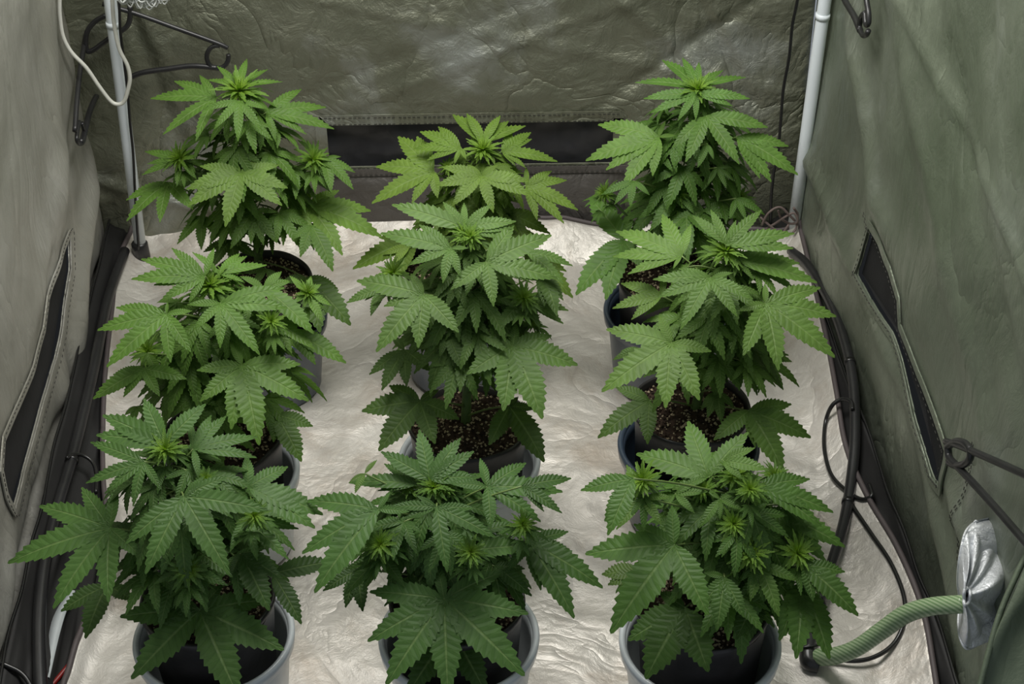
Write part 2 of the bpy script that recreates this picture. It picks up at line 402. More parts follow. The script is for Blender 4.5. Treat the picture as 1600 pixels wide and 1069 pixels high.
# floor sheet, ceiling
V = [(-.85, YF-.02, 0), (.85, YF-.02, 0), (.85, YB+.05, 0), (-.85, YB+.05, 0)]; V += [(x, y, -.01) for x, y, z in V]
struct(link('floor', mesh('floor', V, [(0, 1, 2, 3), (7, 6, 5, 4), (0, 4, 5, 1), (1, 5, 6, 2), (2, 6, 7, 3), (3, 7, 4, 0)]), 'floorblack', smooth=False))
V = [(-.75, YF, ZT), (.75, YF, ZT), (.75, YB, ZT), (-.75, YB, ZT)]; V += [(x, y, ZT+.01) for x, y, z in V]
struct(link('ceiling', mesh('ceiling', V, [(3, 2, 1, 0), (4, 5, 6, 7), (0, 4, 5, 1), (1, 5, 6, 2), (2, 6, 7, 3), (3, 7, 4, 0)]), 'wall', smooth=False))
# crumpled black skirt between floor liner and each side wall
def trim(name, XF, sgn, wd, mat='floorblack'):
    V, Fc = [], []; nu, nv = 110, 16
    for i in range(nu+1):
        for j in range(nv+1):
            y = YF+(YB-YF)*i/nu; v = j/nv; x = XF(y)-sgn*(wd*(1-v)+.012); g_ = v; z = .001+.055*g_**1.6
            f = (.009*noise.noise(Vector((v*4, y*3, 2)))+.005*noise.noise(Vector((v*11, y*9, 5))))*min(1, 3*(1-v)+.2)*min(1, g_*3)
            V.append((x-sgn*f, y, z+abs(f)))
    for i in range(nu):
        for j in range(nv): a = i*(nv+1)+j; Fc.append((a, a+1, a+nv+2, a+nv+1) if sgn < 0 else (a, a+nv+1, a+nv+2, a+1))
    o = struct(link(name, mesh(name, V, Fc), mat)); md = o.modifiers.new('t', 'SOLIDIFY'); md.thickness = .001; md.offset = 0
    ridge = [Vector((XF(y)-sgn*.014, y, .062)) + Vector((-sgn*.006*noise.noise(Vector((y*8, 0, 0))), 0, .006*noise.noise(Vector((y*6, 4, 0))))) for y in [YF+(YB-YF)*k/80 for k in range(81)]]
    tube('seam_ridge', ridge, .0022, 'blackcab', o, 6, smooth_path=False)
    return o
trim('trim_1', XL, -1, .085); trim('trim_2', XR, 1, .072)
def layz(p):
    d = min(XR(p.y)-.012-p.x, p.x-XL(p.y)-.012); wd = .12
    return max(.022, .055*max(0, 1-d/.078)**1.6+.019)
def lay(px, py, r, up=0):
    z = .03
    for _ in range(8): z = layz(onz(px, py, z))+r+up
    return onz(px, py, z)

# ------------------------------------------------------------------ floor liner
ZL = .012
Ledge = [(222, 348), (190, 430), (180, 500), (168, 600), (163, 700), (168, 800), (185, 900), (140, 985), (108, 1075), (60, 1240)]
Redge = [(1243, 398), (1262, 470), (1285, 560), (1302, 640), (1318, 720), (1350, 800), (1395, 890), (1432, 985), (1452, 1075), (1480, 1240)]
Lp = spline([onz(x, y, ZL) for x, y in Ledge], 16); Rp = spline([onz(x, y, ZL) for x, y in Redge], 16)
nl = len(Lp); nx = 200; V, Fc = [], []
def linerh(x, y):
    p = Vector((x, y, 0))
    h = .009*noise.noise(p*4.5)+.006*(1-abs(noise.noise(p*6+Vector((9, 2, 0))))*2)-.004+.0024*(1-2*abs(noise.noise(p*17+Vector((1, 5, 0)))))+.0007*noise.noise(p*45)
    return h
for i in range(nl):
    for j in range(nx+1):
        u = j/nx; p = Lp[i].lerp(Rp[i], u); ed = min(u, 1-u)
        z = ZL + linerh(p.x, p.y)
        z += .02*math.exp(-((ed)/.012)**2) + .05*math.exp(-(i/6.0)**2)*(u > -1)
        d_ = min(XR(p.y)-.012-p.x, p.x-XL(p.y)-.012)
        V.append((p.x, p.y, max(.006 + .055*max(0, 1-(d_-.006)/.085)**1.5 + (.006 if d_ < .10 else 0), z)))
for i in range(nl-1):
    for j in range(nx): a = i*(nx+1)+j; Fc.append((a, a+nx+1, a+nx+2, a+1))
lin_o = link('floor_liner', mesh('floor_liner', V, Fc), 'liner'); tag(lin_o, 'crumpled silver white woven liner sheet spread over the tent floor under all the buckets', 'liner')
md = lin_o.modifiers.new('t', 'SOLIDIFY'); md.thickness = .001
vs = lin_o.data.vertices
for nm, idx in (('edge_piping', [i*(nx+1) for i in range(nl)]), ('edge_piping', [i*(nx+1)+nx for i in range(nl)]), ('edge_piping', list(range(nx+1)))):
    tube(nm, [vs[k].co + Vector((0, 0, .002)) for k in idx], .0042, 'piping', lin_o, 6, smooth_path=False)

# ------------------------------------------------------------------ leaves
def leaflet_vf(V, Fc, UV, T, n, wr, teeth, arch=.07, fold_=.12, curl=.0, ser=.13):
    Ln = T.length
    if Ln < 1e-5: return
    t_ = T/Ln; s = n.cross(t_).normalized(); nn = t_.cross(s)
    if nn.dot(n) < 0: nn = -nn
    K = teeth*2; b = len(V)
    def shape(t): return (t**.82)*((1-t)**1.05)*2.68 if t > 0 else 0   # peak near .47 ~ 1
    def mid(t): return T*t + nn*Ln*(arch*4*t*(1-t) - curl*t*t)
    for k in range(K+1):
        t = k/K; c = mid(t)
        V.append(c); UV.append((.5, t))
        for sd in (1, -1):
            if k == 0: h = .028; tt = 0
            elif k == K: h = .0; tt = 1
            elif k % 2: h = wr*.5*shape(t)*(1+ser*.4); tt = min(.99, t+.55/K)
            else: h = wr*.5*shape(t)*(1-ser); tt = t-.15/K
            cc = mid(tt)
            V.append(cc + s*sd*h*Ln + nn*(abs(h)*Ln*fold_) + nn*(.0006 if k % 2 else -.0006)); UV.append((.5+.5*sd, tt))
    for k in range(K):
        a = b+3*k
        Fc.append((a, a+3, a+4, a+1)); Fc.append((a, a+2, a+5, a+3))
def build_leaf(name, tips, n, wr, teeth=12, arch=.07, fold_=.12, curl=0):
    V, Fc, UV = [], [], []
    for i, T in enumerate(tips):
        leaflet_vf(V, Fc, UV, T + n*.0008*(i % 3), n, wr, teeth, arch, fold_, curl)
    me = mesh(name, V, Fc); uvl = me.uv_layers.new(name='UVMap')
    for l in me.loops: uvl.data[l.index].uv = UV[l.vertex_index]
    me.materials.append(MAT['leaf']); me.polygons.foreach_set('use_smooth', [True]*len(me.polygons))
    return me
# generic fan leaves (unit length, x outwards, z up)
GEN = []
for v in range(8):
    k = (2, 3, 3, 2, 3, 4, 2, 3)[v]; tips = []
    Ls = [1, .9, .68, .42, .25]
    for i in range(-k, k+1):
        a = i*math.radians(random.uniform(33, 40)) + random.uniform(-.08, .08); l = Ls[abs(i)]*random.uniform(.9, 1.08)
        dr = random.uniform(.15, .5)
        tips.append(Vector((math.cos(a)*l, math.sin(a)*l, -dr*l)))
    GEN.append(build_leaf('leaf_form', tips, Vector((0.15, 0, 1)).normalized(), .36, 9, .09, .12, .0))
# growing tips
BUD = []
for v in range(4):
    V, Fc, UV = [], [], []
    for ring, (cnt, el, ln, wr) in enumerate(((5, 82, .40, .2), (8, 68, .58, .2), (10, 50, .80, .23), (12, 32, 1.0, .25), (12, 12, 1.1, .27), (8, -6, 1.0, .30))):
        for i in range(cnt):
            a = 2*PI*(i+random.uniform(-.25, .25))/cnt+ring*.5+v; e = math.radians(el+random.uniform(-10, 10)); l = ln*random.uniform(.75, 1.1)
            T = Vector((math.cos(a)*math.cos(e), math.sin(a)*math.cos(e), math.sin(e)))*l
            nb = Vector((-math.cos(a)*math.sin(e), -math.sin(a)*math.sin(e), math.cos(e)))
            leaflet_vf(V, Fc, UV, T, nb, wr, 5, -.02 if ring < 2 else .05, .2, .08 if ring > 1 else 0, .16)
    me = mesh('growing_tip', V, Fc); uvl = me.uv_layers.new(name='UVMap')
    for l in me.loops: uvl.data[l.index].uv = UV[l.vertex_index]
    me.materials.append(MAT['shoot']); me.polygons.foreach_set('use_smooth', [True]*len(me.polygons)); BUD.append(me)
path = spline([Vector((-.6, 0, -.35)), Vector((-.25, 0, -.08)), Vector((0, 0, 0))], 3)
V, Fc = tube_vf(path, .018, 5); PET = mesh('petiole', V, Fc); PET.materials.append(MAT['petiole']); PET.polygons.foreach_set('use_smooth', [True]*len(PET.polygons))

# ------------------------------------------------------------------ buckets and plants
ZR, ZS, RB, RP = .155, .210, .102, .084      # bucket rim, soil, bucket radius, pot radius
def bucket(cx, cy, mat, label):
    p = onz(cx, cy, ZR); e = empty('round_bucket', (p.x, p.y, ZL+.004), label, 'bucket', 'round buckets around the plant pots')
    h = ZR-ZL-.004
    lathe('bucket_body', [(.0, 0), (.078, 0), (.082, .004), (.094, h-.02), (.0955, h-.006), (.0925, h-.006), (.0905, h-.02), (.079, .006), (0, .006)], mat, e)
    lathe('bucket_rim', [(.0955, h-.02), (.1005, h-.018), (RB, h-.004), (RB-.002, h), (.0965, h), (.0935, h-.003), (.0925, h-.008)], mat, e)
    return p
def potted(cx, cy, d):
    c = bucket(cx, cy, d['bucket'], d['blabel'])
    base = Vector((c.x, c.y, ZL+.012))
    e = empty('cannabis_plant', base, d['label'], 'plant', 'cannabis plants in three rows of three')
    hs = ZS-base.z
    lathe('grow_pot', [(0, 0), (.066, 0), (.070, .004), (RP-.004, hs-.004), (RP, hs+.008), (RP-.0015, hs+.013), (RP-.005, hs+.011), (RP-.007, hs-.01)], 'bag', e, seg=72, wob=.05, seed=cx)
    # soil
    V, Fc = [], []; nr, ns = 16, 56; V.append((0, 0, hs+.006))
    for i in range(1, nr+1):
        for k in range(ns):
            a = 2*PI*k/ns; r = (RP-.004)*i/nr; x, y = r*math.cos(a), r*math.sin(a)
            V.append((x, y, hs+.006*(1-(i/nr)**2)+.004*noise.noise(Vector((x*60+cx, y*60, 1)))+.0025*noise.noise(Vector((x*180, y*180+cx, 1)))))
    for k in range(ns): Fc.append((0, 1+k, 1+(k+1) % ns))
    for i in range(nr-1):
        for k in range(ns): k2 = (k+1) % ns; Fc.append((1+i*ns+k, 1+(i+1)*ns+k, 1+(i+1)*ns+k2, 1+i*ns+k2))
    link('soil', mesh('soil', V, Fc), 'soil', e)
    for nm, mt, cnt, lo, hi in (('perlite', 'perlite', 420, .0009, .0028), ('soil_crumbs', 'soil', 420, .0012, .0034)):
        V, Fc = [], []
        for q in range(cnt):
            a = random.uniform(0, 2*PI); r = (RP-.008)*math.sqrt(random.random()); s = random.uniform(lo, hi); k = len(V)
            cc = Vector((r*math.cos(a), r*math.sin(a), hs+.006*(1-(r/RP)**2)+.0025))
            for dx in ((1, 0, 0), (-1, 0, 0), (0, 1, 0), (0, -1, 0), (0, 0, 1), (0, 0, -1)):
                V.append(cc+Vector(dx)*s*random.uniform(.6, 1.4))
            for f in ((0, 2, 4), (2, 1, 4), (1, 3, 4), (3, 0, 4), (2, 0, 5), (1, 2, 5), (3, 1, 5), (0, 3, 5)): Fc.append(tuple(k+i for i in f))
        link(nm, mesh(nm, V, Fc), mt, e, smooth=False)['kind'] = 'stuff'
    # stem
    sx, sy = d.get('stem', (None, None)); ys = c.y
    if sx: b0 = onz(sx, sy, ZS+.004); ys = b0.y
    else: b0 = Vector((c.x, c.y, ZS+.004))
    tx, ty = d['top']; top = ony(tx, ty, b0.y - .0 + d.get('lean', 0)) 
    spts = [b0]
    for k in range(1, 6):
        p = b0.lerp(top-Vector((0, 0, .01)), k/5); spts.append(p + Vector((random.uniform(-.004, .004), random.uniform(-.004, .004), 0))*(k < 5))
    spts[0] = b0 - Vector((0, 0, .012))
    sp = spline(spts, 6)
    V, Fc = tube_vf([p-base for p in sp], lambda t: .0052*(1-t)+.0022, 8); link('main_stem', mesh('main_stem', V, Fc), 'stem', e)
    def stem_at(z):
        t = (z-b0.z)/max(.01, top.z-b0.z); t = min(1, max(.02, t)); return b0.lerp(top, t)
    g0 = d.get('tone', (.075, .165, .05)); g0 = (g0[0]*1.22, g0[1]*1.06, g0[2]*.60)
    nlv = [0]
    for row in d['leaves']:
        j, tips = row[0], row[1]; opt = row[2] if len(row) > 2 else {}
        ctr = max(tips, key=lambda t: math.hypot(t[0]-j[0], (t[1]-j[1])*1.3))
        mx = sum(t[0]-j[0] for t in tips)/len(tips); my = sum(t[1]-j[1] for t in tips)/len(tips)
        m = math.hypot(mx, my) or 1; ux, uy = mx/m, my/m
        j0 = ony(j[0], j[1], b0.y); st = stem_at(j0.z); a = j0.x-st.x
        if 'dy' in opt: dy = opt['dy']
        else:
            r = abs(a)/max(.25, abs(ux)); r = min(.10, max(.03, r)); dy = -uy*r
            if abs(ux) < .3: dy = -uy*.07
        P = ony(j[0], j[1], b0.y+dy)
        out = Vector((P.x-st.x, P.y-st.y, 0)); out = out.normalized() if out.length > .01 else Vector((0, -1, 0))
        tocam = (CAM-P).normalized(); tocam_h = Vector((tocam.x, tocam.y, 0)).normalized()
        n = (Vector((0, 0, 1))*.85 + out*opt.get('o', .28) + tocam*opt.get('c', .45)).normalized()
        Ts = []
        lens = []
        for (qx, qy) in tips:
            dd = ray(qx, qy); k = n.dot(P-CAM)/n.dot(dd); T = CAM+dd*k-P
            Ts.append(T)
        # keep leaflets within a natural size: bend over-long ones back towards the viewer
        for i, T in enumerate(Ts):
            pxl = math.hypot(tips[i][0]-j[0], tips[i][1]-j[1]); dep = (P-CAM).dot(fwd); flat = pxl*dep/F_
            if T.length > 1.45*flat:
                q = CAM+ray(*tips[i])*((P-CAM).dot(fwd)+(T.dot(fwd))*.55)-P; Ts[i] = q
        me = build_leaf('leaf', Ts, n, opt.get('w', d.get('w', .33))*1.1, opt.get('t', 12), opt.get('a', .06), opt.get('f', .12))
        lf = bpy.data.objects.new('leaf', me); COL.objects.link(lf); lf.parent = e; lf.location = P-base
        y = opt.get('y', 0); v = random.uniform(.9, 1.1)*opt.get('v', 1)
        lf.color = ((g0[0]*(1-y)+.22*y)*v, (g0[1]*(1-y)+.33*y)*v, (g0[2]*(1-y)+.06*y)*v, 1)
        # petiole, back to the stem a little lower down
        st = stem_at(P.z-min(.08, .6*Vector((P.x-st.x, P.y-st.y)).length)-.015)
        md_ = P.lerp(st, .45)+Vector((0, 0, .004))
        tube('petiole', [st-P, md_-P, Vector((0, 0, 0))], lambda t: .0017-.0006*t, 'petiole', lf, 5, 4)
    for row in d['buds']:
        (bx, by, s) = row[:3]; y = (row[3] if len(row) > 3 else .35)*.8
        j0 = ony(bx, by, b0.y); st = stem_at(j0.z); dyb = row[4] if len(row) > 4 else (-.03 if by > ty+40 else 0)
        P = ony(bx, by, b0.y+dyb); R = 1.3*s*(P-CAM).dot(fwd)/F_
        o = bpy.data.objects.new('growing_tip', BUD[random.randrange(4)]); COL.objects.link(o); o.parent = e
        o.scale = (R, R, R); ln_ = Vector((P.x-st.x, P.y-st.y-.02, .12)); 
        o.rotation_euler = (Vector((0, 0, 1)).rotation_difference(ln_.normalized()).to_matrix() @ Matrix.Rotation(random.uniform(0, 6), 3, 'Z')).to_euler()
        o.location = P-base-Vector((0, 0, R*.25))
        o.color = (g0[0]*(1-y)+.20*y, g0[1]*(1-y)+.35*y, g0[2]*(1-y)+.05*y, 1)
        if (bx, by) != (tx, ty):
            st = stem_at(P.z-.07-.8*Vector((P.x-st.x, P.y-st.y)).length)
            q = P-Vector((0, 0, R*.25))
            tube('branch', [st-base, st.lerp(q, .55)-base+Vector((0, 0, -.006)), q-base], lambda t: .0028-.0012*t, 'stem', e, 6, 5)
        q = P-Vector((0, 0, R*.25))
        # small leaves just under each side tip
        for k in range(d.get('sub', 5)):
            az = k*2.4+random.uniform(-.4, .4); mesh_ = GEN[random.randrange(8)]
            f = bpy.data.objects.new('leaf', mesh_); COL.objects.link(f); f.parent = e
            sc = R*random.uniform(.9, 1.35); out = Vector((math.cos(az), math.sin(az), 0))
            f.scale = (sc, sc*.9, sc); f.location = q-base+out*.008-Vector((0, 0, .006+.006*k))
            f.rotation_euler = (0, random.uniform(-.15, .35), az)
            vv = random.uniform(.8, 1.0); f.color = (g0[0]*vv, g0[1]*vv, g0[2]*vv, 1)
            pt = bpy.data.objects.new('petiole', PET); COL.objects.link(pt); pt.parent = f; pt.scale = (.5, .8, .8)
    # foliage inside the plant, along stem and shoots
    H = top.z-b0.z; nf = int(d.get('fill', 34)*1.35)
    for k in range(nf):
        v = (k+random.random())/nf; f0 = d.get('f0', .30); z = b0.z+H*(f0+(.90-f0)*v); s0 = stem_at(z); az = k*2.4+random.uniform(-.5, .5)
        rmax = d.get('rad', .07)*(1-.45*v); r = random.uniform(.25, 1)*rmax
        out = Vector((math.cos(az), math.sin(az), 0))
        f = bpy.data.objects.new('leaf', GEN[random.randrange(8)]); COL.objects.link(f); f.parent = e
        sc = random.uniform(.050, .078)*(1-.2*v); f.scale = (sc, sc, sc)
        f.location = s0-base+out*r; f.rotation_euler = (random.uniform(-.2, .2), random.uniform(.0, .5), az)
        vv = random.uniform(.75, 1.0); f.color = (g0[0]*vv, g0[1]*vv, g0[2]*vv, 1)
        pt = bpy.data.objects.new('petiole', PET); COL.objects.link(pt); pt.parent = f; k2 = min(1.6, max(.6, r/.6/sc)); pt.scale = (k2, 1, k2)
    return e
GRN = (.070, .165, .050); BLU = (.062, .150, .062); YEL = (.110, .200, .045)
PLANTS = [
 # back left
 dict(c=(411, 492), bucket='navy', blabel='navy blue bucket of the back left plant, its right side showing on the liner', label='tall cannabis plant in the back left corner under the black arm', top=(373, 134), stem=(404, 412), tone=(.078, .180, .046), fill=44, rad=.085,
  leaves=[((373, 137), [(386, 92), (339, 104), (419, 110), (322, 125), (442, 129)], dict(dy=.01, w=.28)),
   ((338, 153), [(272, 127), (235, 155), (255, 212), (306, 221), (312, 118)], dict(w=.27)),
   ((374, 158), [(317, 172), (334, 203), (372, 222), (410, 205), (417, 171)], dict(dy=-.035, w=.27)),
   ((416, 176), [(431, 222), (479, 211), (522, 203), (510, 168), (471, 140), (399, 150)], dict(w=.28)),
   ((376, 270), [(352, 355), (294, 322), (291, 297), (312, 260), (441, 322), (450, 295), (437, 258), (404, 250), (365, 254)], dict(y=.35, w=.38, dy=-.075)),
   ((482, 321), [(470, 377), (535, 400), (597, 372), (580, 330), (530, 298), (440, 337), (478, 292)], dict(y=.30, w=.38, dy=-.02)),
   ((487, 352), [(469, 402), (520, 425), (455, 375)], dict(w=.4, v=.85)),
   ((263, 285), [(198, 346), (197, 314), (222, 300), (250, 348), (302, 328)], dict(w=.34, dy=-.01)),
   ((283, 250), [(226, 237), (230, 257), (277, 292), (307, 280), (310, 232), (222, 275)], dict(w=.28, dy=-.02)),
   ((507, 248), [(555, 270), (552, 297), (517, 302), (533, 245), (465, 220)], dict(w=.34, dy=-.01)),
   ((317, 338), [(277, 382), (315, 391), (345, 372), (288, 348)], dict(w=.36, v=.85, dy=-.03)),
   ((397, 328), [(392, 382), (432, 380), (360, 390), (434, 332), (412, 384), (356, 350)], dict(w=.32, v=.85, dy=-.06)),
   ((460, 260), [(462, 312), (435, 250), (482, 288), (440, 300)], dict(w=.3, v=.9, dy=-.02)),
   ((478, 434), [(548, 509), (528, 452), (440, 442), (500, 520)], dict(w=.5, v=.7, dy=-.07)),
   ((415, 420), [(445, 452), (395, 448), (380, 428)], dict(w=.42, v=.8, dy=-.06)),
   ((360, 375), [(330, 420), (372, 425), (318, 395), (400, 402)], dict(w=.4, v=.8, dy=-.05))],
  buds=[(373, 134, 33, .5), (281, 241, 26, .25, -.03), (381, 237, 20, .4, -.03), (488, 243, 24, .3, -.02), (420, 340, 20, .1, -.03)]),
 # back centre
 dict(c=(715, 470), bucket='navy', blabel='dark blue bucket behind the middle plant, only its foot showing between the stems', label='pale cannabis plant in front of the dark vent opening, middle of back row', top=(754, 228), stem=(727, 410), tone=(.105, .205, .052), fill=34, rad=.075,
  leaves=[((755, 224), [(707, 179), (729, 178), (782, 182), (822, 197), (795, 190)], dict(dy=.01, w=.34)),
   ((720, 232), [(656, 206), (647, 233), (667, 252), (710, 257), (729, 250), (685, 199)], dict(w=.33)),
   ((784, 237), [(830, 207), (831, 218), (871, 254), (822, 263), (805, 260), (800, 204)], dict(w=.32)),
   ((677, 268), [(587, 261), (581, 319), (644, 319), (684, 310), (622, 214), (652, 214)], dict(w=.38, y=.2)),
   ((752, 275), [(690, 261), (681, 291), (706, 323), (771, 333), (830, 306), (826, 284), (730, 257), (778, 258)], dict(w=.36, y=.15, dy=-.06)),
   ((822, 290), [(839, 344), (881, 350), (903, 330), (886, 282), (822, 262), (862, 268)], dict(w=.33, y=.2)),
   ((648, 374), [(551, 421), (592, 372), (600, 407), (620, 440)], dict(w=.42, y=.05, dy=-.02, v=.9)),
   ((640, 385), [(598, 398), (612, 415)], dict(w=.4, y=.6, dy=-.04)),
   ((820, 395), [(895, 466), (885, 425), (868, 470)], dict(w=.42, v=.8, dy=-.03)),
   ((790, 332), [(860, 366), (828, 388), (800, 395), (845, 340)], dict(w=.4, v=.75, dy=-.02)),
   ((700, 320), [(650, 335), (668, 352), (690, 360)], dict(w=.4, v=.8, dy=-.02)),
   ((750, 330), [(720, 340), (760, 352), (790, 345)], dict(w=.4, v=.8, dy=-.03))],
  buds=[(754, 228, 26, .65), (700, 258, 14, .2, -.01), (800, 268, 14, .2, -.01)]),
 # back right
 dict(c=(1043, 482), bucket='navy', blabel='navy blue bucket of the back right plant, its left rim showing', label='tall narrow cannabis plant in the back right corner beside the white pole', top=(1090, 134), stem=(1060, 415), tone=(.072, .175, .050), fill=46, rad=.085,
  leaves=[((1089, 138), [(1034, 94), (1066, 91), (1092, 99), (1130, 110), (1166, 122), (992, 131)], dict(dy=.01, w=.29)),
   ((1088, 146), [(1017, 177), (1005, 155), (1059, 190), (1087, 188), (1172, 155), (1145, 167)], dict(dy=-.015, w=.27)),
   ((1104, 182), [(1050, 231), (1071, 254), (1155, 258), (1180, 187), (1200, 200)], dict(w=.33, dy=-.04, y=.1)),
   ((1152, 214), [(1247, 274), (1187, 280), (1232, 230), (1205, 285)], dict(w=.34, y=.1)),
   ((1029, 214), [(934, 195), (915, 252), (947, 267), (974, 293), (1020, 276), (1040, 190), (1056, 212)], dict(w=.36, y=.2)),
   ((1100, 330), [(1027, 297), (1130, 316), (1152, 341), (1050, 347)], dict(w=.42, dy=-.07, v=.9)),
   ((975, 376), [(921, 308), (900, 462), (947, 470), (985, 330), (1005, 420), (930, 400)], dict(w=.45, dy=-.04, v=.95)),
   ((1062, 303), [(997, 342), (1015, 362), (1000, 312), (1085, 335)], dict(w=.33, dy=-.05)),
   ((1150, 310), [(1195, 336), (1180, 318), (1165, 345), (1140, 342)], dict(w=.33, v=.85)),
   ((990, 283), [(960, 320), (940, 305), (985, 325), (1015, 305)], dict(w=.32, v=.8)),
   ((1120, 262), [(1148, 284), (1135, 295), (1105, 290), (1145, 262)], dict(w=.3, v=.7)),
   ((1105, 225), [(1090, 262), (1115, 250), (1098, 245)], dict(w=.34, v=.8)),
   ((1035, 355), [(990, 385), (1010, 400), (1040, 400), (1080, 370)], dict(w=.36, v=.75, dy=-.04))],
  buds=[(1090, 134, 27, .65), (947, 297, 18, .5, -.02), (1060, 297, 22, .35, -.05), (1107, 262, 20, .15, 0), (1152, 305, 22, .2, 0), (1040, 262, 16, .2, -.01)]),
 # middle left
 dict(c=(355, 735), bucket='grey', blabel='light grey bucket under the left plant of the middle row', label='bushy cannabis plant at the left end of the middle row, beside the back left bucket', top=(327, 440), stem=(355, 668), f0=.36, tone=(.085, .195, .052), fill=46, rad=.095,
  leaves=[((320, 432), [(220, 405), (268, 388), (335, 388), (240, 446), (205, 437), (250, 472), (295, 474)], dict(w=.30, dy=-.005)),
   ((342, 428), [(375, 396), (386, 401), (417, 416), (384, 442), (300, 395)], dict(w=.29, dy=.01)),
   ((345, 474), [(302, 516), (344, 545), (406, 556), (445, 450), (450, 482), (292, 477)], dict(w=.31, dy=-.05)),
   ((260, 491), [(181, 481), (152, 517), (167, 575), (267, 567), (299, 551), (301, 487), (262, 472)], dict(w=.34)),
   ((412, 450), [(490, 522), (455, 440), (462, 492), (375, 432), (440, 425)], dict(w=.4, v=.95, dy=.0)),
   ((479, 460), [(518, 478), (504, 505), (452, 432), (502, 444), (457, 475), (475, 482), (486, 432)], dict(w=.36, y=.1, dy=-.0)),
   ((424, 500), [(402, 531), (456, 553), (492, 547), (486, 510), (400, 500), (412, 541)], dict(w=.34, y=.12, dy=-.03)),
   ((455, 520), [(541, 568), (493, 571), (515, 535)], dict(w=.42, v=.85, dy=-.01)),
   ((231, 552), [(222, 573), (252, 593), (205, 562), (240, 585)], dict(w=.36, y=.15)),
   ((225, 576), [(193, 621), (250, 620), (177, 587), (145, 624), (292, 593)], dict(w=.4, v=.9)),
   ((378, 571), [(312, 628), (361, 672), (405, 697), (483, 627), (470, 570), (307, 580), (360, 530)], dict(w=.40, y=.05, dy=-.085)),
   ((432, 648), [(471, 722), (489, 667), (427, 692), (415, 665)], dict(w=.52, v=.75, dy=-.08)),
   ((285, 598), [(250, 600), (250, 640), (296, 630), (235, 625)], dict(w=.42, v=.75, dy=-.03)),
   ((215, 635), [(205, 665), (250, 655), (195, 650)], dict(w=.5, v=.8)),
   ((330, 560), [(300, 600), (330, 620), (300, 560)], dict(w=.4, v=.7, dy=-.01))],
  buds=[(327, 440, 30, .5), (479, 453, 20, .6, .0), (422, 497, 20, .75, -.06), (231, 544, 24, .6, -.05), (352, 426, 20, .4, .02)]),
 # middle centre
 dict(c=(733, 715), bucket='grey', blabel='light grey bucket under the middle plant, its right rim showing below the bare soil', label='bushy cannabis plant at the tent centre with bare stem and soil in view', top=(728, 362), stem=(727, 660), f0=.46, tone=(.080, .172, .062), fill=46, rad=.085,
  leaves=[((726, 356), [(725, 317), (768, 320), (807, 347), (707, 325), (692, 316), (612, 321), (790, 372), (800, 358)], dict(w=.33, dy=.005, y=.05)),
   ((704, 388), [(594, 365), (612, 374), (640, 415), (692, 443), (720, 433), (655, 352), (732, 388)], dict(w=.34, dy=-.03)),
   ((760, 410), [(704, 453), (771, 480), (842, 440), (871, 436), (862, 368), (803, 352)], dict(w=.38, dy=-.04, y=.05)),
   ((822, 393), [(895, 416), (860, 400), (880, 445), (845, 372)], dict(w=.34, dy=.01)),
   ((662, 460), [(557, 439), (588, 551), (654, 545), (717, 520), (642, 428), (600, 480)], dict(w=.42, dy=-.06, y=.05)),
   ((600, 450), [(541, 474), (565, 440), (580, 495), (570, 470)], dict(w=.4, v=.85, dy=.0)),
   ((819, 467), [(843, 513), (880, 507), (888, 487), (775, 516), (800, 505), (860, 462)], dict(w=.36, v=.9, dy=-.02)),
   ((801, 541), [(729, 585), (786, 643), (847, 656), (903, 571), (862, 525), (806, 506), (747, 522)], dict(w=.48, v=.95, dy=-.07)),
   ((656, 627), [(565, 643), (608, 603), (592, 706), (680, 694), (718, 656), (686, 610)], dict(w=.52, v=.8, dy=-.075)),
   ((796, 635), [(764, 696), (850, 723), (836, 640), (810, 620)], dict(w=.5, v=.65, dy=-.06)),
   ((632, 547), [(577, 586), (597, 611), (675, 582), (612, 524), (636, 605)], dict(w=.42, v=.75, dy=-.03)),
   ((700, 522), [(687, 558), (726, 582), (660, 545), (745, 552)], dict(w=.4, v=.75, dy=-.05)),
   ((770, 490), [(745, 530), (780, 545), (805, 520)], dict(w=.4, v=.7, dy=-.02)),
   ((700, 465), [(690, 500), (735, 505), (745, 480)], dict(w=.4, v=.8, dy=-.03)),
   ((845, 425), [(880, 470), (870, 495), (850, 480)], dict(w=.42, v=.75, dy=.0))],
  buds=[(728, 362, 26, .75), (615, 421, 24, .5, -.02), (817, 460, 22, .4, -.04), (735, 366, 20, .6, -.01), (830, 500, 16, .2, -.02)]),
 # middle right
 dict(c=(1076, 692), bucket='navy', blabel='navy blue bucket under the right plant of the middle row', label='broad cannabis plant at the right end of the middle row, beside the black pipe', top=(1135, 386), stem=(1085, 640), f0=.38, tone=(.088, .190, .062), fill=46, rad=.085,
  leaves=[((1135, 382), [(1082, 337), (1110, 328), (1190, 329), (1242, 365), (1240, 389), (1150, 345)], dict(w=.30, dy=.0)),
   ((1065, 400), [(962, 362), (957, 402), (981, 430), (1035, 335), (1052, 421), (1080, 352)], dict(w=.32, y=.1)),
   ((1110, 434), [(1020, 437), (1027, 466), (1063, 516), (1152, 495), (1177, 468), (1146, 427), (1060, 420)], dict(w=.31, dy=-.05)),
   ((1150, 407), [(1147, 433), (1177, 438), (1207, 422), (1250, 412), (1277, 443), (1207, 388)], dict(w=.31)),
   ((1196, 474), [(1161, 556), (1216, 580), (1304, 560), (1307, 495), (1282, 450), (1152, 487), (1195, 443)], dict(w=.38, y=.08)),
   ((1034, 462), [(970, 443), (957, 483), (987, 501), (1040, 428)], dict(w=.36, y=.25)),
   ((1049, 536), [(947, 515), (940, 613), (1040, 639), (1093, 626), (1112, 550), (1030, 494)], dict(w=.42, y=.15)),
